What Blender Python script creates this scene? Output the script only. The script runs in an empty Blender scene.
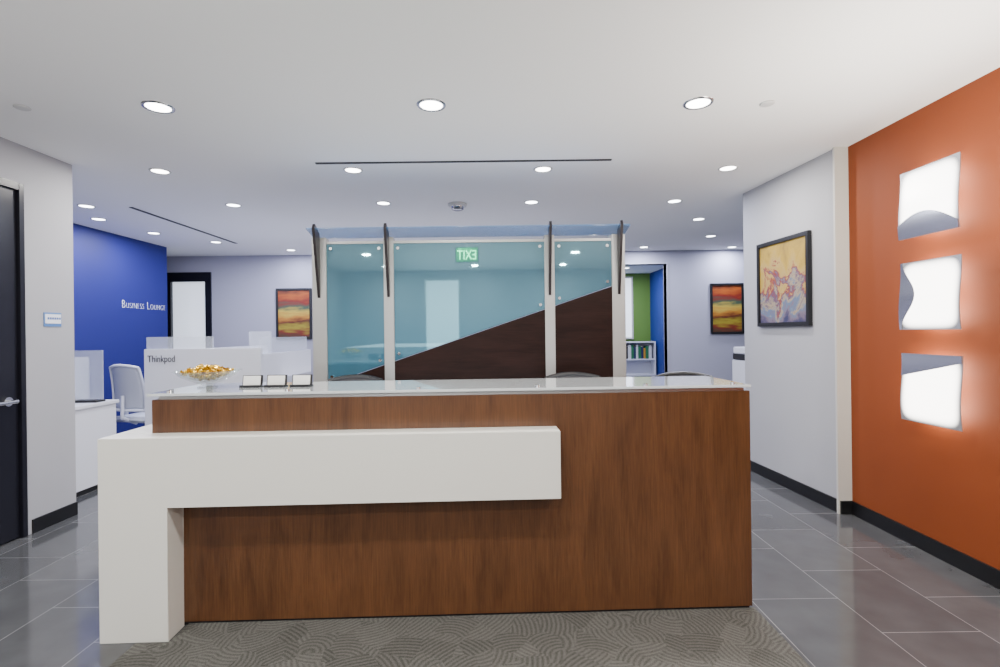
import bpy, bmesh, math, random
from mathutils import Vector, Matrix
random.seed(4)
S = bpy.context.scene
COL = S.collection
H = 1.41; CZ = 2.78

# ---------------- materials ----------------
def mat(name, col, rough=0.5, metal=0.0, emit=None, es=0.0, trans=0.0, alpha=1.0, coat=0.0, spec=0.5, ior=1.45, vary=0.0):
    m = bpy.data.materials.new(name); m.use_nodes = True
    n = m.node_tree.nodes; l = m.node_tree.links
    p = n['Principled BSDF']
    p.inputs['Base Color'].default_value = (*col, 1)
    p.inputs['Roughness'].default_value = rough
    p.inputs['Metallic'].default_value = metal
    p.inputs['Transmission Weight'].default_value = trans
    p.inputs['Alpha'].default_value = alpha
    p.inputs['Coat Weight'].default_value = coat
    p.inputs['Specular IOR Level'].default_value = spec
    p.inputs['IOR'].default_value = ior
    if emit:
        p.inputs['Emission Color'].default_value = (*emit, 1)
        p.inputs['Emission Strength'].default_value = es
    if vary > 0:
        tc = n.new('ShaderNodeTexCoord'); nz = n.new('ShaderNodeTexNoise')
        nz.inputs['Scale'].default_value = 180; nz.inputs['Detail'].default_value = 3
        l.new(tc.outputs['Object'], nz.inputs['Vector'])
        b = n.new('ShaderNodeBump'); b.inputs['Strength'].default_value = vary; b.inputs['Distance'].default_value = 0.002
        l.new(nz.outputs['Fac'], b.inputs['Height']); l.new(b.outputs['Normal'], p.inputs['Normal'])
    return m

def ramp(n, stops, interp='LINEAR'):
    r = n.new('ShaderNodeValToRGB'); r.color_ramp.interpolation = interp
    e = r.color_ramp.elements
    e[0].position = stops[0][0]; e[0].color = (*stops[0][1], 1)
    e[1].position = stops[1][0]; e[1].color = (*stops[1][1], 1)
    for pos, c in stops[2:]:
        x = e.new(pos); x.color = (*c, 1)
    return r

def wood(name, dark, light, rough=0.3, axis='Z', scale=1.0, coat=0.2, spec=0.5):
    m = mat(name, light, rough, coat=coat, spec=spec); n = m.node_tree.nodes; l = m.node_tree.links; p = n['Principled BSDF']
    p.inputs['Coat Roughness'].default_value = 0.25
    tc = n.new('ShaderNodeTexCoord'); mp = n.new('ShaderNodeMapping')
    mp.inputs['Scale'].default_value = (6.5*scale, 6.5*scale, 1.1*scale) if axis == 'Z' else (1.1*scale, 6.5*scale, 6.5*scale)
    l.new(tc.outputs['Object'], mp.inputs['Vector'])
    nz = n.new('ShaderNodeTexNoise'); nz.inputs['Scale'].default_value = 1.6; nz.inputs['Detail'].default_value = 7; nz.inputs['Roughness'].default_value = 0.6; nz.inputs['Distortion'].default_value = 0.6
    l.new(mp.outputs[0], nz.inputs['Vector'])
    mp2 = n.new('ShaderNodeMapping'); mp2.inputs['Scale'].default_value = (110*scale, 110*scale, 4*scale) if axis == 'Z' else (4*scale, 110*scale, 110*scale)
    l.new(tc.outputs['Object'], mp2.inputs['Vector'])
    nf = n.new('ShaderNodeTexNoise'); nf.inputs['Scale'].default_value = 2; nf.inputs['Detail'].default_value = 4
    l.new(mp2.outputs[0], nf.inputs['Vector'])
    mx = n.new('ShaderNodeMath'); mx.operation = 'MULTIPLY_ADD'; mx.inputs[1].default_value = 0.4
    l.new(nf.outputs['Fac'], mx.inputs[0])
    sc = n.new('ShaderNodeMath'); sc.operation = 'MULTIPLY'; sc.inputs[1].default_value = 0.6
    l.new(nz.outputs['Fac'], sc.inputs[0]); l.new(sc.outputs[0], mx.inputs[2])
    r = ramp(n, [(0.28, dark), (0.72, light)])
    l.new(mx.outputs[0], r.inputs[0]); l.new(r.outputs[0], p.inputs['Base Color'])
    return m

WALL = mat('wall_paint', (0.39, 0.39, 0.415), 0.7, vary=0.15)
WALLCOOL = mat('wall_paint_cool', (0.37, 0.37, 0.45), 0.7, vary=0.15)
TRIMW = mat('trim_white', (0.55, 0.54, 0.50), 0.5)
TRIMG = mat('trim_grey', (0.40, 0.40, 0.46), 0.5)
CEIL = mat('ceiling_paint', (0.88, 0.88, 0.875), 0.85, vary=0.1)
ORANGE = mat('orange_paint', (0.215, 0.047, 0.0115), 0.65, vary=0.2, spec=0.3)
BLUE = mat('blue_paint', (0.009, 0.012, 0.150), 0.55, vary=0.1)
GREEN = mat('green_paint', (0.12, 0.24, 0.04), 0.6)
BASEB = mat('baseboard_rubber', (0.008, 0.008, 0.009), 0.35)
WHITE = mat('white_laminate', (0.72, 0.72, 0.67), 0.35)
PODW = mat('pod_white', (0.70, 0.71, 0.77), 0.35)
BLACK = mat('black_plastic', (0.01, 0.01, 0.012), 0.4)
METAL = mat('brushed_aluminium', (0.62, 0.62, 0.60), 0.32, metal=1.0)
POSTM = mat('post_silver', (0.40, 0.40, 0.39), 0.38, metal=0.5)
CHROME = mat('chrome', (0.8, 0.8, 0.8), 0.1, metal=1.0)
CHERRY = wood('cherry_veneer', (0.047, 0.0180, 0.0072), (0.142, 0.060, 0.0230), 0.32)
DARKW = wood('espresso_veneer', (0.007, 0.0035, 0.003), (0.024, 0.011, 0.009), 0.38, axis='X', coat=0.0, spec=0.12)
DOORM = mat('door_dark', (0.008, 0.008, 0.013), 0.3)
FIN = mat('fin_bronze', (0.014, 0.010, 0.012), 0.35, metal=0.1)
ACRYL = mat('clear_acrylic', (0.85, 0.90, 0.98), 0.05, alpha=0.26)
GLASSB = mat('bowl_glass', (0.30, 0.36, 0.34), 0.03, alpha=0.24, coat=0.4, spec=0.8)
COUNTER = mat('frosted_glass_top', (0.62, 0.66, 0.68), 0.15, coat=1.0)
GOLD = mat('gold_foil', (0.60, 0.36, 0.022), 0.25, metal=0.7)
WTEXT = mat('white_letter', (0.85, 0.88, 0.95), 0.4)
DTEXT = mat('dark_letter', (0.03, 0.03, 0.04), 0.4)
LENS = mat('lamp_lens', (1, 1, 1), 0.5, emit=(1, 0.98, 0.94), es=16)
LENSC = mat('lamp_lens_cool', (1, 1, 1), 0.5, emit=(0.9, 0.95, 1), es=16)
FROST = mat('frosted_door_glass', (0.8, 0.85, 0.95), 0.3, emit=(0.85, 0.92, 1), es=0.9)
PLAST = mat('white_plastic', (0.6, 0.6, 0.6), 0.5)
CANOPY = mat('canopy_glass', (0.05, 0.19, 0.42), 0.05, alpha=0.42, spec=0.4)
SLOT = mat('slot_black', (0.02, 0.02, 0.02), 0.6)
PAPER = mat('card_paper', (0.85, 0.85, 0.83), 0.6)
SATIN = mat('satin_steel', (0.50, 0.50, 0.52), 0.22, metal=1.0)

def shade_mat():
    m = mat('sconce_diffuser', (0.45, 0.45, 0.47), 0.28, metal=0.85, emit=(1, 0.95, 0.88), es=1); n = m.node_tree.nodes; l = m.node_tree.links; p = n['Principled BSDF']
    tc = n.new('ShaderNodeTexCoord'); sp = n.new('ShaderNodeSeparateXYZ'); l.new(tc.outputs['Object'], sp.inputs[0])
    def absn(o, k):
        a = n.new('ShaderNodeMath'); a.operation = 'ABSOLUTE'; l.new(o, a.inputs[0])
        b = n.new('ShaderNodeMath'); b.operation = 'MULTIPLY'; b.inputs[1].default_value = k; l.new(a.outputs[0], b.inputs[0])
        c = n.new('ShaderNodeMath'); c.operation = 'POWER'; c.inputs[1].default_value = 6; l.new(b.outputs[0], c.inputs[0]); return c.outputs[0]
    s = n.new('ShaderNodeMath'); s.operation = 'ADD'; l.new(absn(sp.outputs['Y'], 4.75), s.inputs[0]); l.new(absn(sp.outputs['Z'], 4.75), s.inputs[1])
    mr = n.new('ShaderNodeMapRange'); mr.interpolation_type = 'SMOOTHERSTEP'
    mr.inputs[1].default_value = 0.0; mr.inputs[2].default_value = 1.15; mr.inputs[3].default_value = 9.0; mr.inputs[4].default_value = 0.15
    l.new(s.outputs[0], mr.inputs[0]); l.new(mr.outputs[0], p.inputs['Emission Strength'])
    return m
SHADE = shade_mat()

def glass_teal():
    m = bpy.data.materials.new('teal_backpainted_glass'); m.use_nodes = True
    n = m.node_tree.nodes; l = m.node_tree.links; n.remove(n['Principled BSDF'])
    out = n['Material Output']
    d = n.new('ShaderNodeBsdfPrincipled'); d.inputs['Roughness'].default_value = 0.5
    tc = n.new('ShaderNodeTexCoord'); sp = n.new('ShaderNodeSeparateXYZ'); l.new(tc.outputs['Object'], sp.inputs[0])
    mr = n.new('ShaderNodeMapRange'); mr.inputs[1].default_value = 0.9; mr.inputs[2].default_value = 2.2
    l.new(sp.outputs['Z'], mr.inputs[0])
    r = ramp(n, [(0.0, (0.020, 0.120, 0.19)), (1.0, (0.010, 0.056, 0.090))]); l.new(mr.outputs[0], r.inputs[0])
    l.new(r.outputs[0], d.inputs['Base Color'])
    g = n.new('ShaderNodeBsdfGlossy'); g.inputs['Roughness'].default_value = 0.02; g.inputs['Color'].default_value = (0.42, 0.78, 0.86, 1)
    mx = n.new('ShaderNodeMixShader'); mx.inputs[0].default_value = 0.21
    l.new(d.outputs[0], mx.inputs[1]); l.new(g.outputs[0], mx.inputs[2]); l.new(mx.outputs[0], out.inputs[0])
    return m
TEAL = glass_teal()

def tile_mat():
    m = mat('porcelain_tile', (0.1, 0.1, 0.1), 0.1); n = m.node_tree.nodes; l = m.node_tree.links; p = n['Principled BSDF']
    tc = n.new('ShaderNodeTexCoord'); mp = n.new('ShaderNodeMapping'); mp.inputs['Rotation'].default_value = (0, 0, math.radians(90)); mp.inputs['Location'].default_value = (0.22, 0.05, 0)
    l.new(tc.outputs['Object'], mp.inputs[0])
    b = n.new('ShaderNodeTexBrick'); b.offset = 0.5; b.inputs['Scale'].default_value = 1
    b.inputs['Brick Width'].default_value = 0.61; b.inputs['Row Height'].default_value = 0.455
    b.inputs['Mortar Size'].default_value = 0.0024; b.inputs['Mortar Smooth'].default_value = 0.2
    b.inputs['Color1'].default_value = (0.066, 0.068, 0.073, 1); b.inputs['Color2'].default_value = (0.082, 0.084, 0.089, 1)
    b.inputs['Mortar'].default_value = (0.17, 0.17, 0.175, 1)
    l.new(mp.outputs[0], b.inputs['Vector'])
    nz = n.new('ShaderNodeTexNoise'); nz.inputs['Scale'].default_value = 5; nz.inputs['Detail'].default_value = 8; l.new(tc.outputs['Object'], nz.inputs[0])
    r = ramp(n, [(0.3, (0.85, 0.85, 0.85)), (0.7, (1.15, 1.15, 1.15))]); l.new(nz.outputs['Fac'], r.inputs[0])
    mx = n.new('ShaderNodeMix'); mx.data_type = 'RGBA'; mx.blend_type = 'MULTIPLY'; mx.inputs[0].default_value = 1
    l.new(b.outputs['Color'], mx.inputs[6]); l.new(r.outputs[0], mx.inputs[7]); l.new(mx.outputs[2], p.inputs['Base Color'])
    mr = n.new('ShaderNodeMapRange'); mr.inputs[3].default_value = 0.10; mr.inputs[4].default_value = 0.6
    l.new(b.outputs['Fac'], mr.inputs[0]); l.new(mr.outputs[0], p.inputs['Roughness'])
    p.inputs['Specular IOR Level'].default_value = 0.6
    return m
TILE = tile_mat()

def carpet_mat():
    m = mat('patterned_carpet', (0.1, 0.1, 0.1), 0.95, spec=0.1); n = m.node_tree.nodes; l = m.node_tree.links; p = n['Principled BSDF']
    tc = n.new('ShaderNodeTexCoord')
    v = n.new('ShaderNodeTexVoronoi'); v.inputs['Scale'].default_value = 8.0; v.feature = 'F1'; v.inputs['Randomness'].default_value = 1.0
    l.new(tc.outputs['Object'], v.inputs['Vector'])
    vm = n.new('ShaderNodeVectorMath'); vm.operation = 'SUBTRACT'; l.new(tc.outputs['Object'], vm.inputs[0])
    cs = n.new('ShaderNodeVectorMath'); cs.operation = 'SUBTRACT'; cs.inputs[1].default_value = (0.5, 0.5, 0.5); l.new(v.outputs['Color'], cs.inputs[0])
    cm_ = n.new('ShaderNodeVectorMath'); cm_.operation = 'MULTIPLY'; cm_.inputs[1].default_value = (0.7, 0.7, 0); l.new(cs.outputs[0], cm_.inputs[0])
    sc = n.new('ShaderNodeVectorMath'); sc.operation = 'ADD'; l.new(v.outputs['Position'], sc.inputs[0]); l.new(cm_.outputs[0], sc.inputs[1])
    l.new(sc.outputs[0], vm.inputs[1])
    ln = n.new('ShaderNodeVectorMath'); ln.operation = 'LENGTH'; l.new(vm.outputs[0], ln.inputs[0])
    m1 = n.new('ShaderNodeMath'); m1.operation = 'MULTIPLY'; m1.inputs[1].default_value = 290; l.new(ln.outputs['Value'], m1.inputs[0])
    m2 = n.new('ShaderNodeMath'); m2.operation = 'SINE'; l.new(m1.outputs[0], m2.inputs[0])
    nz = n.new('ShaderNodeTexNoise'); nz.inputs['Scale'].default_value = 300; nz.inputs['Detail'].default_value = 2; l.new(tc.outputs['Object'], nz.inputs[0])
    m3 = n.new('ShaderNodeMath'); m3.operation = 'MULTIPLY_ADD'; m3.inputs[1].default_value = 0.13; l.new(m2.outputs[0], m3.inputs[0]); l.new(nz.outputs['Fac'], m3.inputs[2])
    # per-patch tone
    bw = n.new('ShaderNodeRGBToBW'); l.new(v.outputs['Color'], bw.inputs[0])
    m4 = n.new('ShaderNodeMath'); m4.operation = 'MULTIPLY_ADD'; m4.inputs[1].default_value = 0.22; l.new(bw.outputs[0], m4.inputs[0]); l.new(m3.outputs[0], m4.inputs[2])
    r = ramp(n, [(0.3, (0.045, 0.044, 0.040)), (0.92, (0.145, 0.143, 0.132))]); l.new(m4.outputs[0], r.inputs[0])
    l.new(r.outputs[0], p.inputs['Base Color'])
    b = n.new('ShaderNodeBump'); b.inputs['Strength'].default_value = 0.3; b.inputs['Distance'].default_value = 0.003
    l.new(m3.outputs[0], b.inputs['Height']); l.new(b.outputs[0], p.inputs['Normal'])
    return m
CARPET = carpet_mat()

def art_bands():
    m = mat('abstract_bands', (0.5, 0.3, 0.1), 0.5); n = m.node_tree.nodes; l = m.node_tree.links; p = n['Principled BSDF']
    tc = n.new('ShaderNodeTexCoord'); mp = n.new('ShaderNodeMapping'); mp.inputs['Scale'].default_value = (2, 1, 9)
    l.new(tc.outputs['Object'], mp.inputs[0]); nz = n.new('ShaderNodeTexNoise'); nz.inputs['Scale'].default_value = 1.5; nz.inputs['Detail'].default_value = 5; l.new(mp.outputs[0], nz.inputs[0])
    sp = n.new('ShaderNodeSeparateXYZ'); l.new(tc.outputs['Object'], sp.inputs[0])
    mr = n.new('ShaderNodeMapRange'); mr.inputs[1].default_value = -0.42; mr.inputs[2].default_value = 0.42; l.new(sp.outputs['Z'], mr.inputs[0])
    a = n.new('ShaderNodeMath'); a.operation = 'MULTIPLY_ADD'; a.inputs[1].default_value = 0.35; l.new(nz.outputs['Fac'], a.inputs[0]); l.new(mr.outputs[0], a.inputs[2])
    s = n.new('ShaderNodeMath'); s.operation = 'SUBTRACT'; s.inputs[1].default_value = 0.17; l.new(a.outputs[0], s.inputs[0])
    r = ramp(n, [(0.0, (0.02, 0.04, 0.02)), (0.12, (0.16, 0.02, 0.01)), (0.22, (0.30, 0.24, 0.02)), (0.34, (0.09, 0.01, 0.008)), (0.44, (0.42, 0.17, 0.02)),
                 (0.54, (0.5, 0.36, 0.05)), (0.64, (0.04, 0.08, 0.05)), (0.76, (0.18, 0.015, 0.01)), (0.88, (0.36, 0.08, 0.01)), (1.0, (0.05, 0.01, 0.01))])
    l.new(s.outputs[0], r.inputs[0]); l.new(r.outputs[0], p.inputs['Base Color'])
    return m
def art_patch():
    m = mat('abstract_patches', (0.5, 0.3, 0.1), 0.5); n = m.node_tree.nodes; l = m.node_tree.links; p = n['Principled BSDF']
    tc = n.new('ShaderNodeTexCoord')
    nz = n.new('ShaderNodeTexNoise'); nz.inputs['Scale'].default_value = 3.2; nz.inputs['Detail'].default_value = 8; nz.inputs['Roughness'].default_value = 0.65; nz.inputs['Distortion'].default_value = 0.6; l.new(tc.outputs['Object'], nz.inputs[0])
    sp = n.new('ShaderNodeSeparateXYZ'); l.new(tc.outputs['Object'], sp.inputs[0])
    mr = n.new('ShaderNodeMath'); mr.operation = 'MULTIPLY_ADD'; mr.inputs[1].default_value = 0.60; l.new(sp.outputs['Z'], mr.inputs[0]); l.new(nz.outputs['Fac'], mr.inputs[2])
    r = ramp(n, [(0.22, (0.04, 0.04, 0.10)), (0.32, (0.16, 0.12, 0.16)), (0.38, (0.10, 0.15, 0.24)), (0.43, (0.34, 0.26, 0.16)), (0.47, (0.10, 0.08, 0.14)), (0.50, (0.24, 0.03, 0.02)), (0.53, (0.40, 0.28, 0.10)), (0.62, (0.40, 0.26, 0.035)), (0.78, (0.20, 0.13, 0.03))])
    l.new(mr.outputs[0], r.inputs[0]); l.new(r.outputs[0], p.inputs['Base Color'])
    return m
ARTB = art_bands(); ARTP = art_patch()

# ---------------- builders ----------------
def finish(bm, name, m, parent=None, smooth=False, loc=(0,0,0)):
    bmesh.ops.recalc_face_normals(bm, faces=bm.faces)
    me = bpy.data.meshes.new(name); bm.to_mesh(me); bm.free()
    me.materials.append(m)
    if smooth:
        for f in me.polygons: f.use_smooth = True
    o = bpy.data.objects.new(name, me); COL.objects.link(o)
    o.location = loc
    if parent: o.parent = parent
    return o
def add_box(bm, x0, x1, y0, y1, z0, z1, bev=0.0):
    r = bmesh.ops.create_cube(bm, size=1)
    for v in r['verts']:
        v.co = Vector(((x0+x1)/2+v.co.x*(x1-x0), (y0+y1)/2+v.co.y*(y1-y0), (z0+z1)/2+v.co.z*(z1-z0)))
    if bev > 0:
        ed = list({e for v in r['verts'] for e in v.link_edges})
        bmesh.ops.bevel(bm, geom=ed, offset=bev, segments=2, affect='EDGES')
def boxes(name, lst, m, parent=None, bev=0.0, loc=(0,0,0)):
    bm = bmesh.new()
    for b in lst: add_box(bm, *b, bev=bev)
    return finish(bm, name, m, parent, loc=loc)
def prism(name, pts, axis, a0, a1, m, parent=None, bev=0):
    bm = bmesh.new()
    def mk(p, a):
        return {'Y': (p[0], a, p[1]), 'X': (a, p[0], p[1]), 'Z': (p[0], p[1], a)}[axis]
    v0 = [bm.verts.new(mk(p, a0)) for p in pts]; v1 = [bm.verts.new(mk(p, a1)) for p in pts]
    bm.faces.new(v0); bm.faces.new(v1)
    for i in range(len(pts)):
        j = (i+1) % len(pts); bm.faces.new((v0[i], v0[j], v1[j], v1[i]))
    if bev: bmesh.ops.bevel(bm, geom=list(bm.edges), offset=bev, segments=2, affect='EDGES')
    return finish(bm, name, m, parent)
def add_cyl(bm, c0, c1, r0, r1=None, seg=20):
    r1 = r0 if r1 is None else r1
    c0 = Vector(c0); c1 = Vector(c1); d = c1-c0
    q = d.to_track_quat('Z', 'Y').to_matrix().to_4x4()
    bmesh.ops.create_cone(bm, cap_ends=True, segments=seg, radius1=r0, radius2=r1, depth=d.length, matrix=Matrix.Translation((c0+c1)/2) @ q)
def cyls(name, lst, m, parent=None, seg=20, smooth=False):
    bm = bmesh.new()
    for c in lst: add_cyl(bm, c[0], c[1], c[2], c[3] if len(c) > 3 else None, seg)
    return finish(bm, name, m, parent, smooth)
def lathe(name, prof, m, parent=None, seg=40, loc=(0,0,0)):
    bm = bmesh.new(); rings = []
    for r, z in prof:
        if r < 1e-5: rings.append([bm.verts.new((0, 0, z))])
        else: rings.append([bm.verts.new((r*math.cos(2*math.pi*i/seg), r*math.sin(2*math.pi*i/seg), z)) for i in range(seg)])
    for a, b in zip(rings[:-1], rings[1:]):
        for i in range(seg):
            j = (i+1) % seg
            if len(a) == 1 and len(b) == 1: continue
            if len(a) == 1: bm.faces.new((a[0], b[i], b[j]))
            elif len(b) == 1: bm.faces.new((a[i], a[j], b[0]))
            else: bm.faces.new((a[i], a[j], b[j], b[i]))
    return finish(bm, name, m, parent, smooth=True, loc=loc)
def thing(name, loc, label, cat, rz=0, group=None):
    e = bpy.data.objects.new(name, None); e.empty_display_size = 0.1; COL.objects.link(e)
    e.location = loc; e.rotation_euler = (0, 0, rz)
    e['label'] = label; e['category'] = cat
    if group: e['group'] = group
    return e
def tag(o, label, cat, group=None):
    o['label'] = label; o['category'] = cat
    if group: o['group'] = group
    return o
def struct(o):
    o['kind'] = 'structure'; return o
def text(name, s, size, m, loc, rot, parent=None, ext=0.004, align='LEFT', sx=1.0, thin=0.0):
    c = bpy.data.curves.new(name, 'FONT'); c.body = s; c.size = size; c.extrude = ext; c.align_x = align; c.offset = -thin
    c.space_character = 1.15 if thin else 1.0
    o = bpy.data.objects.new(name+'_tmp', c); COL.objects.link(o)
    bpy.context.view_layer.update()
    dg = bpy.context.evaluated_depsgraph_get()
    me = bpy.data.meshes.new_from_object(o.evaluated_get(dg)); bpy.data.objects.remove(o)
    me.materials.clear(); me.materials.append(m)
    o = bpy.data.objects.new(name, me); COL.objects.link(o)
    o.location = loc; o.rotation_euler = rot; o.scale = (sx, 1, 1)
    if parent: o.parent = parent
    return o

# ---------------- room shell ----------------
struct(boxes('floor', [(-8, 6.5, -3.2, 13, -0.1, 0)], TILE))
struct(boxes('ceiling', [(-8, 6.5, -3.2, 13, CZ, CZ+0.1)], CEIL))
struct(boxes('wall_right', [(2.69, 2.85, -3.2, 3.9, 0, CZ)], ORANGE))
struct(prism('wall_right_rear', [(2.61, 3.88), (2.75, 3.88), (2.75, 5.0), (6.5, 5.0), (6.5, 5.17), (2.53, 5.17)], 'Z', 0, CZ, WALL))
struct(boxes('trim_1', [(2.585, 2.69, 3.862, 3.882, 0, CZ)], TRIMW))
struct(boxes('wall_left', [(-3.5, -3.35, -3.2, 2.62, 0, CZ), (-3.5, -3.35, 3.63, 4.06, 0, CZ), (-3.5, -3.35, 2.62, 3.63, 2.5, CZ), (-8, -3.5, 3.91, 4.06, 0, CZ)], WALL))
struct(boxes('wall_lounge', [(-5.25, -5.05, 4.06, 7.87, 0, CZ), (-8, -5.25, 7.7, 7.87, 0, CZ)], BLUE))
struct(boxes('wall_back', [(-8, -5.64, 8.8, 8.95, 0, CZ), (-5.64, -4.88, 8.8, 8.95, 2.5, CZ), (-4.88, 2.15, 8.8, 8.95, 0, CZ), (2.15, 2.97, 8.8, 8.95, 2.55, CZ), (2.97, 6.5, 8.8, 8.95, 0, CZ)], WALLCOOL))
struct(boxes('wall_side', [(6.35, 6.5, 5.17, 8.8, 0, CZ)], WALLCOOL))
struct(boxes('wall_front', [(-3.35, -1.55, -3.2, -3.05, 0, CZ), (-0.75, 2.69, -3.2, -3.05, 0, CZ), (-1.55, -0.75, -3.2, -3.05, 2.6, CZ), (-1.55, -0.75, -3.2, -3.05, 0, 0.9)], WALL))
wf = thing('reflection_pane', (-1.15, -3.1, 1.75), 'tall glowing pane in aluminium frame, added for its reflection in the glass screen', 'window'); wf['kind'] = 'structure'  # unseen glowing pane added behind the camera for a pale reflection in the glass
boxes('window_frame', [(-0.40, -0.36, -0.04, 0.05, -0.85, 0.85), (0.36, 0.40, -0.04, 0.05, -0.85, 0.85), (-0.36, 0.36, -0.04, 0.05, 0.81, 0.85), (-0.36, 0.36, -0.04, 0.05, -0.85, -0.81)], METAL, wf)
boxes('window_pane', [(-0.36, 0.36, -0.01, 0.01, -0.81, 0.81)], mat('reflection_glow', (0.9, 0.95, 1), 0.3, emit=(0.9, 0.96, 1), es=2.4), wf)
struct(boxes('trim_2', [(2.12, 2.15, 8.785, 8.97, 0, 2.57), (2.97, 3.0, 8.785, 8.97, 0, 2.57), (2.15, 2.97, 8.785, 8.97, 2.55, 2.57)], TRIMG))
struct(boxes('wall_room_green', [(1.6, 3.75, 12.3, 12.45, 0, CZ)], GREEN))
struct(boxes('wall_room_blue', [(3.75, 3.9, 8.95, 12.45, 0, CZ)], mat('blue_paint_light', (0.01, 0.035, 0.24), 0.55)))
struct(boxes('wall_room_white', [(1.45, 1.6, 8.95, 12.45, 0, CZ)], WALL))
wd = thing('window_1', (3.17, 12.29, 1.95), 'narrow bright frosted window strip in white frame', 'window'); wd['kind'] = 'structure'
boxes('window_frame', [(-0.16, -0.12, -0.03, 0, -0.75, 0.75), (0.12, 0.16, -0.03, 0, -0.75, 0.75), (-0.12, 0.12, -0.03, 0, 0.71, 0.75), (-0.12, 0.12, -0.03, 0, -0.75, -0.71)], TRIMW, wd)
boxes('window_pane', [(-0.12, 0.12, -0.02, -0.005, -0.71, 0.71)], mat('daylight_pane', (0.9, 0.95, 1), 0.3, emit=(0.85, 0.93, 1), es=1.3), wd)
struct(boxes('baseboard_right', [(2.678, 2.69, -3.05, 3.862, 0, 0.10)], BASEB))
struct(prism('baseboard_rear', [(2.598, 3.85), (2.69, 3.85), (2.69, 3.862), (2.61, 3.862), (2.53, 5.17), (2.518, 5.17)], 'Z', 0, 0.10, BASEB))
struct(boxes('baseboard_left', [(-3.35, -3.338, 3.67, 4.06, 0, 0.10), (-3.35, -3.338, -3.05, 2.58, 0, 0.10)], BASEB))
struct(boxes('baseboard_back', [(-4.83, 2.1, 8.788, 8.8, 0, 0.10), (3.02, 6.35, 8.788, 8.8, 0, 0.10)], BASEB))
struct(boxes('floor_carpet', [(-1.66, 1.29, -3.0, 2.335, 0.0, 0.008), (-1.51, 1.29, 2.335, 2.475, 0.0, 0.008)], CARPET))
struct(prism('floor_carpet_edge', [(-1.51, 2.475), (1.29, 2.475), (1.29, 2.57), (-1.51, 2.49)], 'Z', 0.0, 0.008, CARPET))
# left dark door
d = thing('door_1', (-3.35, 3.13, 0), 'dark stained office door with lever handle', 'door'); d['kind'] = 'structure'
boxes('door_leaf', [(-0.05, -0.01, -0.46, 0.46, 0.01, 2.45)], DOORM, d, 0.003)
boxes('door_frame', [(-0.12, 0.012, -0.51, -0.46, 0, 2.5), (-0.12, 0.012, 0.46, 0.50, 0, 2.5), (-0.12, 0.012, -0.46, 0.46, 2.45, 2.5)], DOORM, d, 0.002)
cyls('door_handle', [((-0.01, 0.38, 0.97), (0.0, 0.38, 0.97), 0.032), ((0.0, 0.38, 0.97), (0.05, 0.38, 0.97), 0.012), ((0.05, 0.39, 0.97), (0.05, 0.24, 0.97), 0.012)], CHROME, d)
# back left glass door
d = thing('door_2', (-5.26, 8.8, 0), 'dark framed door with frosted glass', 'door'); d['kind'] = 'structure'
boxes('door_frame', [(-0.38, -0.31, -0.03, 0.1, 0, 2.5), (0.28, 0.38, -0.03, 0.1, 0, 2.5), (-0.31, 0.28, -0.03, 0.1, 2.34, 2.5), (-0.31, 0.28, -0.03, 0.1, 0, 0.2)], DOORM, d)
boxes('door_glass', [(-0.31, 0.28, 0.03, 0.05, 0.2, 2.34)], FROST, d)

# ceiling slots
tag(boxes('linear_diffuser', [(-1.42, 0.95, 4.07, 4.10, CZ-0.006, CZ)], SLOT), 'thin dark linear slot diffuser in the white ceiling', 'air vent')
tag(boxes('linear_diffuser', [(-3.86, -3.82, 5.4, 7.6, CZ-0.006, CZ)], SLOT), 'long dark linear slot diffuser near the blue wall', 'air vent')

def ceil_pos(px, py):
    yh = 332-(px-495)*0.0122; s = (yh-py)/1.37
    return ((px-495)/s, 510/s)

# ---------------- downlights ----------------
def ring_mesh():
    return [(0.068, 0.0), (0.068, -0.003), (0.072, -0.006), (0.085, -0.005), (0.088, 0.0)]
protos = {}
def make_downlight(x, y, power, cool, big):
    key = (cool, big)
    grp = 'recessed downlights in the ceiling'
    if key not in protos:
        e = thing('recessed_downlight', (x, y, CZ), 'round recessed ceiling downlight with white trim ring', 'ceiling light', group=grp)
        k = 1.0 if big else 0.92
        r = lathe('trim_ring', [(a*k, b) for a, b in ring_mesh()], SATIN if big else PLAST, e, 32)
        bm = bmesh.new(); bmesh.ops.create_circle(bm, cap_ends=True, segments=32, radius=0.0685*k)
        ln = finish(bm, 'lens', LENSC if cool else LENS, e); ln.location = (0, 0, -0.003)
        protos[key] = (e, r, ln)
    else:
        e0, r0, l0 = protos[key]
        e = e0.copy(); COL.objects.link(e); e.location = (x, y, CZ)
        for o in (r0, l0):
            q = o.copy(); q.parent = e; COL.objects.link(q)
    ld = bpy.data.lights.new('lamp', 'AREA'); ld.shape = 'DISK'; ld.size = 0.13; ld.energy = power
    ld.color = (0.76, 0.80, 1.0) if cool else (1.0, 0.96, 0.91)
    lo = bpy.data.objects.new('lamp', ld); COL.objects.link(lo); lo.parent = e; lo.location = (0, 0, -0.015)

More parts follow.
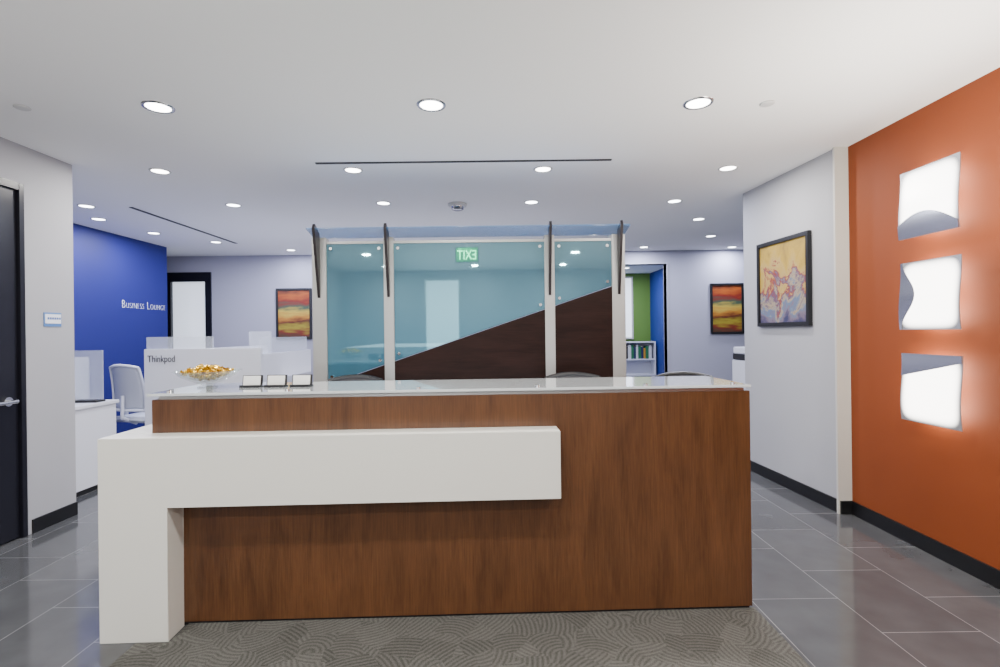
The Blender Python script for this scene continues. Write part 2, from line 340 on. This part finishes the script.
for px, py in [(161,107),(434,105),(701,103)]:
    make_downlight(*ceil_pos(px, py), 26, False, True)
for px, py in [(162,171),(355,170),(545,169),(730,168)]:
    make_downlight(*ceil_pos(px, py), 24, False, False)
for px, py in [(88,206),(235,205),(385,203),(533,202),(676,201)]:
    make_downlight(*ceil_pos(px, py), 26, True, False)
for px, py in [(100,219),(155,233),(217,242),(292,250),(700,219),(712,236),(645,247),(733,247)]:
    make_downlight(*ceil_pos(px, py), 27, True, False)
for x in (-2.2, -0.4, 1.4):  # out-of-view downlight rows, added to light the room
    for y in (1.2, -0.6, -2.2):
        make_downlight(x, y, 32, False, True)
make_downlight(2.5, 9.9, 45, True, False)  # hidden downlights added to brighten the room past the doorway
make_downlight(2.9, 11.2, 50, True, False)

# added fill lights without fixtures, brightening the ceiling
def ceiling_fill(x, y, z, sx, sy, e, col):
    ld = bpy.data.lights.new('ceiling_fill', 'AREA'); ld.shape = 'RECTANGLE'; ld.size = sx; ld.size_y = sy; ld.energy = e; ld.color = col
    o = bpy.data.objects.new('ceiling_fill', ld); COL.objects.link(o); o.location = (x, y, z); o.rotation_euler = (math.pi, 0, 0)
ceiling_fill(-0.3, -0.8, 1.2, 4.0, 2.5, 78, (0.97, 0.97, 0.97))
ceiling_fill(2.0, 2.1, 1.7, 0.6, 1.2, 52, (1, 0.94, 0.84))
ceiling_fill(-0.25, 3.65, 1.0, 2.2, 0.5, 12, (0.92, 0.95, 1))
ceiling_fill(-1.5, 7.0, 0.9, 5.0, 2.0, 44, (0.80, 0.82, 1))

# ceiling small devices
x, y = ceil_pos(459, 204)
e = thing('smoke_detector', (x, y, CZ), 'round white smoke detector on the ceiling', 'smoke detector')
lathe('detector_base', [(0.0, 0), (0.10, 0), (0.10, -0.02), (0.092, -0.028), (0, -0.028)], PLAST, e, 32)
lathe('detector_head', [(0.07, -0.028), (0.064, -0.06), (0.035, -0.07), (0, -0.07)], SATIN, e, 32)
for px, py in [(25, 107), (770, 103)]:
    x, y = ceil_pos(px, py)
    tag(lathe('sprinkler_cover', [(0, 0), (0.04, 0), (0.042, -0.006), (0.036, -0.01), (0, -0.01)], PLAST, None, 24, (x, y, CZ)), 'small round white sprinkler cover plate in the ceiling', 'sprinkler', 'sprinkler covers in the ceiling')

# ---------------- wall sconces ----------------
def surf(u, v): return 0.066 + 0.008*math.sin(2*math.pi*(v*0.8+0.05*u))
def sconce(zc, mode):
    e = thing('wall_sconce', (2.69, 3.08, zc), {'bottom': 'square curved glowing wall sconce, satin steel lower curve, highest', 'side': 'square curved glowing wall sconce, satin steel side curve, middle', 'top': 'square curved glowing wall sconce, satin steel upper curve, lowest'}[mode], 'wall lamp', group='square sconces on the orange wall')
    boxes('backplate', [(-0.03, 0, -0.07, 0.07, -0.07, 0.07)], METAL, e, 0.003)
    cyls('stem', [((-0.03, 0, 0), (-0.062, 0, 0), 0.012)], METAL, e)
    for sz in (-0.12, 0.12):
        ld = bpy.data.lights.new('bulb', 'POINT'); ld.energy = 3.0; ld.shadow_soft_size = 0.02; ld.color = (1, 0.88, 0.68)
        o = bpy.data.objects.new('bulb', ld); COL.objects.link(o); o.parent = e; o.location = (-0.035, 0, sz)
    N = 24; hs = 0.212
    def patch(name, reg, off, th, m):
        bm = bmesh.new(); G = []
        for k in (0, 1):
            g = []
            for i in range(N+1):
                row = []
                for j in range(N+1):
                    u, v = reg(i/N, j/N)
                    row.append(bm.verts.new((-(surf(u, v)+off+k*th), (u-0.5)*2*hs, (v-0.5)*2*hs)))
                g.append(row)
            G.append(g)
            for i in range(N):
                for j in range(N): bm.faces.new((g[i][j], g[i+1][j], g[i+1][j+1], g[i][j+1]))
        for a in range(N):
            for (p, q) in (((a, 0), (a+1, 0)), ((a, N), (a+1, N)), ((0, a), (0, a+1)), ((N, a), (N, a+1))):
                bm.faces.new((G[0][p[0]][p[1]], G[0][q[0]][q[1]], G[1][q[0]][q[1]], G[1][p[0]][p[1]]))
        return finish(bm, name, m, e, smooth=False)
    patch('glass_shade', lambda u, v: (u, v), 0, 0.005, SHADE)
    if mode == 'bottom': reg = lambda u, v: (u, v*(0.05+0.30*math.sin(0.2+u*2.4)))
    elif mode == 'side': reg = lambda u, v: (1-u*(0.04+0.24*math.sin(math.pi*v)**2), v)
    else: reg = lambda u, v: (u, 1-v*(0.10+0.24*u))
    patch('steel_curve', reg, 0.007, 0.003, SATIN)
sconce(2.18, 'bottom'); sconce(1.605, 'side'); sconce(1.03, 'top')

# ---------------- reception desk ----------------
RZ = math.radians(1.65)
OX, OY = -1.832, 2.34
D = thing('reception_desk', (OX, OY, 0), 'cherry veneer reception desk with white L-shaped ledge and glass counter', 'reception desk', rz=RZ)
FX = 0.166; RX = 3.112; FY = 0.13
bm = bmesh.new()
add_box(bm, FX, RX, FY, FY+0.03, 0.02, 1.10, 0.001)
add_box(bm, FX, FX+0.03, FY+0.03, FY+0.70, 0.02, 1.10, 0.001)
add_box(bm, RX-0.03, RX, FY+0.03, FY+0.70, 0.02, 1.10, 0.001)
add_box(bm, FX+0.03, RX-0.03, FY+0.40, FY+0.43, 0.76, 1.10)
add_box(bm, FX+0.03, RX-0.03, FY+0.03, FY+0.43, 1.07, 1.10)
finish(bm, 'desk_body', CHERRY, D)
boxes('toe_kick', [(FX+0.01, RX-0.01, FY+0.01, FY+0.69, 0, 0.02)], BLACK, D)  # recessed kick, black to paint in the shadow gap under the veneer
boxes('work_surface', [(FX+0.03, RX-0.03, FY+0.03, FY+0.70, 0.72, 0.75)], WHITE, D)
prism('ledge', [(0, 0), (0.31, 0), (0.31, 0.62), (2.135, 0.62), (2.135, 0.94), (0, 0.94)], 'Y', 0, FY, WHITE, D, 0.002)
boxes('ledge_return', [(0.0, FX, FY, FY+0.30, 0, 0.94)], WHITE, D, 0.002)
boxes('counter_top', [(FX-0.015, RX+0.0, FY-0.015, FY+0.50, 1.118, 1.132)], COUNTER, D, 0.002)
boxes('counter_frame', [(FX+0.02, RX-0.02, FY+0.02, FY+0.46, 1.10, 1.112)], METAL, D)
for lx in (0.22, 0.80, 1.45, 2.05, 2.6, 3.05):
    cyls('standoff', [((lx, FY+0.05, 1.10), (lx, FY+0.05, 1.14), 0.011)], CHROME, D)
CT = 1.1325
# candy bowl
bx, by = -1.54, 2.73; bz = CT
tag(lathe('candy_bowl', [(0, 0.0), (0.050, 0.0), (0.052, 0.006), (0.028, 0.012), (0.04, 0.020), (0.09, 0.040), (0.135, 0.064), (0.163, 0.088), (0.167, 0.090), (0.160, 0.091), (0.131, 0.070), (0.086, 0.047), (0.03, 0.030), (0, 0.028)], GLASSB, None, 48, (bx, by, bz)), 'footed clear glass bowl full of gold wrapped candies', 'bowl')
def candy_mesh():
    bm = bmesh.new(); bmesh.ops.create_uvsphere(bm, u_segments=12, v_segments=8, radius=0.012)
    for v in bm.verts: v.co.x *= 1.25
    for s in (-1, 1):
        r = bmesh.ops.create_cone(bm, cap_ends=False, segments=8, radius1=0.003, radius2=0.011, depth=0.013, matrix=Matrix.Translation((s*0.0195, 0, 0)) @ Matrix.Rotation(s*math.pi/2, 4, 'Y'))
        for i, v in enumerate(r['verts']):
            if i % 2: v.co.z *= 0.6
    me = bpy.data.meshes.new('wrapped_candy'); bm.to_mesh(me); bm.free(); me.materials.append(GOLD)
    for f in me.polygons: f.use_smooth = False
    return me
cm = candy_mesh()
for ring, (rr, zz, k) in enumerate([(0.03, 0.053, 5), (0.065, 0.066, 11), (0.100, 0.084, 17), (0.0, 0.078, 1), (0.035, 0.086, 6), (0.070, 0.092, 12), (0.012, 0.104, 2), (0.045, 0.107, 6)]):
    for i in range(k):
        a = 2*math.pi*(i+random.random()*0.4)/k
        o = bpy.data.objects.new('wrapped_candy', cm); COL.objects.link(o)
        o.location = (bx+rr*math.cos(a), by+rr*math.sin(a), bz+zz+random.uniform(-.002, .003))
        o.rotation_euler = (random.random()*3, random.uniform(-.4, .4), random.random()*6)
        tag(o, 'gold foil wrapped candy in the glass bowl', 'candy', 'gold candies in the glass bowl')

# card holders
proto = None
for X in (-1.30, -1.170, -1.035):
    Y = 2.72
    if proto is None:
        e = thing('card_holder', (X, Y, CT), 'small black card holder with white business cards', 'card holder', group='card holders on the counter')
        p1 = prism('holder', [(-0.03, 0), (0.03, 0), (0.03, 0.006), (0.010, 0.006), (0.0195, 0.062), (0.0135, 0.062), (0.003, 0.008), (-0.016, 0.008), (-0.016, 0.012), (-0.03, 0.012)], 'X', -0.053, 0.053, BLACK, e)
        bm = bmesh.new(); add_box(bm, -0.0445, 0.0445, -0.004, 0.004, 0, 0.050)
        p2 = finish(bm, 'business_cards', PAPER, e); p2.location = (0, -0.003, 0.0095); p2.rotation_euler = (math.radians(-11), 0, 0)
        proto = (e, p1, p2)
    else:
        e = proto[0].copy(); e.location = (X, Y, CT); COL.objects.link(e)
        for o in proto[1:]:
            q = o.copy(); q.parent = e; COL.objects.link(q)

# ---------------- glass screen ----------------
G = thing('glass_screen', (0, 4.1, 0), 'tall teal glass partition with aluminium posts, dark diagonal panel and fins', 'partition')
posts = [(-1.455, -1.342), (-0.884, -0.804), (0.402, 0.482), (0.94, 1.045)]
for a, b in posts:
    boxes('post', [(a, b, -0.03, 0.05, 0, 2.18)], POSTM, G, 0.003)
def line(x): return 1.005+(x+1.342)*0.333
for (p0, p1) in zip(posts[:-1], posts[1:]):
    a = p0[1]-0.004; b = p1[0]+0.004
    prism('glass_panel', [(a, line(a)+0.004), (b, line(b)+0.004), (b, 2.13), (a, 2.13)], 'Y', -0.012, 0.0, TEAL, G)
    prism('wood_panel', [(a, 0.05), (b, 0.05), (b, line(b)), (a, line(a))], 'Y', -0.025, 0.03, DARKW, G)
    boxes('glass_rail', [(a, b, -0.02, 0.02, 2.13, 2.15)], POSTM, G)
    for x in (a+0.04, b-0.04):
        for z in (line(x)+0.05, 2.09):
            cyls('glass_fixing', [((x, -0.012, z), (x, -0.03, z), 0.012)], CHROME, G)
for x in (-1.40, -0.845, 0.442, 0.995):
    prism('fin', [(-0.03, 1.70), (-0.036, 1.70), (-0.15, 2.235), (-0.13, 2.268), (-0.03, 2.21)], 'X', x-0.010, x+0.010, FIN, G)
prism('canopy', [(-0.14, 2.226), (-0.14, 2.236), (0.05, 2.195), (0.05, 2.185)], 'X', -1.46, 1.06, CANOPY, G)

# ---------------- exit sign (seen mirrored in the glass) ----------------
E = thing('exit_sign', (-0.375, 1.1, CZ), 'green lit EXIT sign hanging from the ceiling', 'exit sign')
GRN = mat('exit_green_plate', (0.0, 0.2, 0.06), 0.4, emit=(0.0, 0.50, 0.08), es=2.4)
LTR = mat('exit_letter', (0.3, 1, 0.5), 0.4, emit=(0.14, 1.0, 0.34), es=18)
cyls('rod', [((0, 0, 0), (0, 0, -0.19), 0.008)], METAL, E)
boxes('housing', [(-0.16, 0.16, -0.02, 0.02, -0.40, -0.19)], BLACK, E, 0.003)
boxes('sign_face', [(-0.15, 0.15, 0.02, 0.022, -0.39, -0.20)], GRN, E)
text('lettering', 'EXIT', 0.185, LTR, (0, 0.024, -0.362), (math.radians(90), 0, math.radians(180)), E, 0.002, 'CENTER', 0.72)

# ---------------- pictures ----------------
def picture(name, loc, rz, w, h, m, label, fr=0.035):
    e = thing(name, loc, label, 'picture', rz=rz)
    boxes('frame', [(-w/2, w/2, -0.035, 0, h/2-fr, h/2), (-w/2, w/2, -0.035, 0, -h/2, -h/2+fr), (-w/2, -w/2+fr, -0.035, 0, -h/2+fr, h/2-fr), (w/2-fr, w/2, -0.035, 0, -h/2+fr, h/2-fr)], BLACK, e, 0.002)
    boxes('canvas', [(-w/2+fr, w/2-fr, -0.02, -0.004, -h/2+fr, h/2-fr)], m, e)
picture('framed_painting', (-3.458, 8.8, 1.765), 0, 0.61, 0.88, ARTB, 'black framed abstract painting of red, yellow and green bands')
picture('framed_painting', (4.0, 8.8, 1.765), 0, 0.57, 0.87, ARTB, 'black framed striped abstract painting by the doorway')
yA = 510/((812-495)/2.585); yB = 510/((762-495)/2.56)
ang = math.atan2(2.53-2.61, 5.17-3.88)
yc = (yA+yB)/2; xc = 2.61+(yc-3.88)*(-0.08/1.29)
picture('framed_painting', (xc, yc, 1.82), math.radians(-90)-ang, abs(yB-yA), 0.78, ARTP, 'black framed abstract painting in yellow, blue and red')

# small wall sign left
e = thing('wall_sign', (-3.35, 3.86, 1.545), 'small white room sign with blue border', 'sign')
boxes('sign_plate', [(0, 0.006, -0.075, 0.075, -0.052, 0.052)], mat('sign_blue', (0.1, 0.22, 0.5), 0.4), e)
boxes('sign_face', [(0.006, 0.009, -0.068, 0.068, -0.030, 0.040)], WTEXT, e)
boxes('sign_print', [(0.009, 0.010, -0.05+i*0.02, -0.036+i*0.02, 0.0, 0.016) for i in range(6)], mat('print_blue', (0.05, 0.12, 0.4), 0.5), e)

# lounge lettering
L = thing('wall_lettering', (-5.05, 6.90, 1.80), 'white BUSINESS LOUNGE lettering on the blue wall', 'lettering')
rot = (math.radians(90), 0, math.radians(90))
items = []; tot = 0.0
for s, sz in (('B', 0.160), ('USINESS', 0.115), (' ', 0.1), ('L', 0.160), ('OUNGE', 0.115)):
    if s == ' ': tot += 0.06; continue
    o = text('letters', s, sz, WTEXT, (0.004, tot, 0), rot, L, 0.002, thin=0.0038)
    w_ = max(v.co.x for v in o.data.vertices)
    items.append((o, tot)); tot += w_+0.02
tot -= 0.02
k = 0.91/tot
for o, t in items:
    o.location.y = t*k; o.scale = (k, 1, 1)

# ---------------- pod workstation ----------------
P = thing('office_pod', (-3.15, 5.5, 0), 'white office pod partition with clear acrylic top', 'partition')
boxes('partition_panel', [(-0.64, 0.62, 0, 0.05, 0, 1.27)], PODW, P, 0.004)
boxes('return_panel', [(0.57, 0.62, 0.05, 1.5, 0, 1.20)], PODW, P, 0.004)
boxes('divider_panel', [(-0.02, 0.03, 0.05, 1.5, 0, 1.27)], PODW, P, 0.004)
boxes('acrylic_screen', [(-0.62, 0.10, 0.015, 0.03, 1.27, 1.40)], ACRYL, P)
boxes('acrylic_screen', [(0.35, 0.60, 0.3, 0.315, 1.15, 1.45)], ACRYL, P)
boxes('acrylic_screen', [(0.585, 0.60, 0.05, 1.4, 1.20, 1.38)], ACRYL, P)
boxes('pod_desk', [(-0.02, 0.57, 0.05, 1.4, 0.72, 0.75)], PODW, P)
text('lettering', 'Thinkpod', 0.105, DTEXT, (-0.60, -0.003, 1.13), (math.radians(90), 0, 0), P, 0.002, 'LEFT', 0.74)

W = thing('workstation_desk', (-4.3, 4.3, 0), 'white workstation desk with acrylic privacy screens', 'desk')
boxes('desk_top', [(-0.62, 0.64, 0, 0.66, 0.77, 0.80)], PODW, W, 0.003)
boxes('desk_front', [(-0.60, 0.62, 0.02, 0.05, 0.05, 0.77)], PODW, W)
boxes('desk_side', [(0.59, 0.62, 0.05, 0.64, 0.05, 0.77)], PODW, W)
boxes('desk_back', [(-0.60, 0.59, 0.61, 0.64, 0.05, 0.77)], PODW, W)
boxes('desk_plinth', [(-0.58, 0.60, 0.04, 0.62, 0, 0.05)], BLACK, W)
boxes('acrylic_screen', [(-0.60, 0.50, 0.63, 0.645, 0.80, 1.28)], ACRYL, W)
boxes('acrylic_screen', [(0.36, 0.375, 0.35, 0.63, 0.80, 1.22)], ACRYL, W)
kb = thing('keyboard', (-3.84, 4.78, 0.801), 'dark computer keyboard on the white desk', 'keyboard')
boxes('keyboard_base', [(-0.14, 0.14, -0.06, 0.06, 0, 0.015)], BLACK, kb, 0.003)
boxes('keys', [(-0.13+i*0.026, -0.11+i*0.026, -0.05+j*0.025, -0.03+j*0.025, 0.015, 0.02) for i in range(10) for j in range(4)], mat('key_grey', (0.05, 0.05, 0.055), 0.5), kb)

# ---------------- task chairs ----------------
def task_chair(loc, rz, m, base, label, top=1.1):
    e = thing('task_chair', loc, label, 'chair', rz=rz)
    bm = bmesh.new(); add_box(bm, -0.24, 0.24, -0.23, 0.23, 0.44, 0.50, 0.02); finish(bm, 'seat', m, e, True)
    def bp(u, z):
        t = (z-0.6)/(top-0.6)
        return Vector((u*0.23*(1-0.12*t*t), 0.25-0.05*u*u+0.06*t*t, z - 0.03*u*u*t))
    bm = bmesh.new()
    for side in (-1, 1):
        prev = None
        for i in range(9):
            z = 0.58+(top-0.58)*i/8; p = bp(side, z)
            if prev: add_cyl(bm, prev, p, 0.014, seg=8)
            prev = p
    for z in (0.58, top):
        prev = None
        for i in range(9):
            p = bp(-1+i/4, z)
            if prev: add_cyl(bm, prev, p, 0.016, seg=8)
            prev = p
    finish(bm, 'back_frame', base, e)
    bm = bmesh.new(); nu, nz = 8, 14
    g = [[bm.verts.new(bp(-0.98+1.96*i/nu, 0.59+(top-0.60)*j/nz)) for j in range(nz+1)] for i in range(nu+1)]
    for i in range(nu):
        for j in range(nz): bm.faces.new((g[i][j], g[i+1][j], g[i+1][j+1], g[i][j+1]))
    bk = finish(bm, 'backrest', m, e, True)
    md = bk.modifiers.new('t', 'SOLIDIFY'); md.thickness = 0.012
    cyls('spine', [((0, 0.12, 0.42), (0, 0.29, 0.5), 0.02), ((0, 0.29, 0.5), (0, 0.285, 0.75), 0.018)], base, e)
    for s in (-1, 1):
        boxes('armrest', [(s*0.27-0.035, s*0.27+0.035, -0.12, 0.13, 0.66, 0.69), (s*0.27-0.012, s*0.27+0.012, 0.0, 0.04, 0.42, 0.66), (min(s*0.20, s*0.282), max(s*0.20, s*0.282), 0.0, 0.04, 0.42, 0.44)], base, e, 0.006)
    cyls('gas_lift', [((0, 0, 0.10), (0, 0, 0.44), 0.025)], CHROME, e)
    bm = bmesh.new()
    for k in range(5):
        a = 2*math.pi*k/5+math.pi/2; add_cyl(bm, (0, 0, 0.12), (0.25*math.cos(a), 0.25*math.sin(a), 0.075), 0.028, 0.018, 10)
    finish(bm, 'star_base', base, e)
    for k in range(5):
        a = 2*math.pi*k/5+math.pi/2; x, y = 0.25*math.cos(a), 0.25*math.sin(a)
        cyls('caster', [((x-0.02*math.sin(a), y+0.02*math.cos(a), 0.03), (x+0.02*math.sin(a), y-0.02*math.cos(a), 0.03), 0.03)], BLACK, e, 14)
    return e
CHW = mat('chair_white', (0.55, 0.57, 0.63), 0.5, vary=0.3)
task_chair((-4.08, 5.95, 0), math.radians(165), CHW, PODW, 'white task chair at the office pod', 1.09)
DG = mat('dark_mesh', (0.02, 0.02, 0.025), 0.5)
task_chair((-1.06, 3.58, 0), 0, DG, BLACK, 'black task chair behind the reception desk', 1.085)
task_chair((0.58, 3.58, 0), 0, DG, BLACK, 'black task chair behind the reception desk', 1.085)
task_chair((1.36, 3.62, 0), math.radians(-15), DG, BLACK, 'black task chair beside the glass partition', 1.075)

# ---------------- copier + bookcase ----------------
C = thing('office_copier', (3.13, 5.8, 0), 'white office copier with dark control band', 'copier')
boxes('copier_body', [(-0.3, 0.3, -0.3, 0.3, 0, 1.05)], PODW, C, 0.01)
boxes('copier_lid', [(-0.29, 0.29, -0.29, 0.29, 1.12, 1.2)], PODW, C, 0.01)
boxes('control_band', [(-0.3, 0.28, -0.28, 0.28, 1.05, 1.12)], BLACK, C, 0.004)

B = thing('low_bookcase', (3.2, 11.9, 0), 'low white bookcase full of books', 'bookcase')
boxes('case', [(-0.5, -0.47, -0.15, 0.15, 0, 1.15), (0.47, 0.5, -0.15, 0.15, 0, 1.15), (-0.47, 0.47, -0.15, 0.15, 1.12, 1.15), (-0.47, 0.47, -0.15, 0.15, 0.72, 0.75), (-0.47, 0.47, -0.15, 0.15, 0.36, 0.39), (-0.47, 0.47, -0.15, 0.15, 0.0, 0.03), (-0.47, 0.47, 0.13, 0.15, 0.03, 1.12)], PODW, B)
bc = [mat('book_%d' % i, c, 0.6) for i, c in enumerate([(0.02, 0.03, 0.08), (0.3, 0.02, 0.02), (0.02, 0.15, 0.06), (0.6, 0.6, 0.6), (0.03, 0.03, 0.03), (0.5, 0.25, 0.03)])]
x = 2.75
while x < 3.58:
    w = random.uniform(0.04, 0.07); h = random.uniform(0.24, 0.33)
    bm = bmesh.new(); add_box(bm, 0, w, -0.1, 0.08, 0, h, 0.004)
    o = finish(bm, 'book', random.choice(bc), None, loc=(x, 11.88, 0.75)); tag(o, 'binder standing on the low white bookcase shelf', 'book', 'books on the low bookcase')
    x += w+0.004

# ---------------- world & camera ----------------
w = bpy.data.worlds.new('World'); S.world = w; w.use_nodes = True
w.node_tree.nodes['Background'].inputs[0].default_value = (0.8, 0.85, 1, 1)
w.node_tree.nodes['Background'].inputs[1].default_value = 0.3

cd = bpy.data.cameras.new('camera'); cam = bpy.data.objects.new('camera', cd); COL.objects.link(cam)
cam.location = (0, 0, H); cam.rotation_euler = (math.radians(90), math.radians(0.7), 0)
cd.sensor_width = 36; cd.lens = 18.36; cd.shift_x = 0.005; cd.shift_y = -0.0015; cd.clip_start = 0.05
S.camera = cam
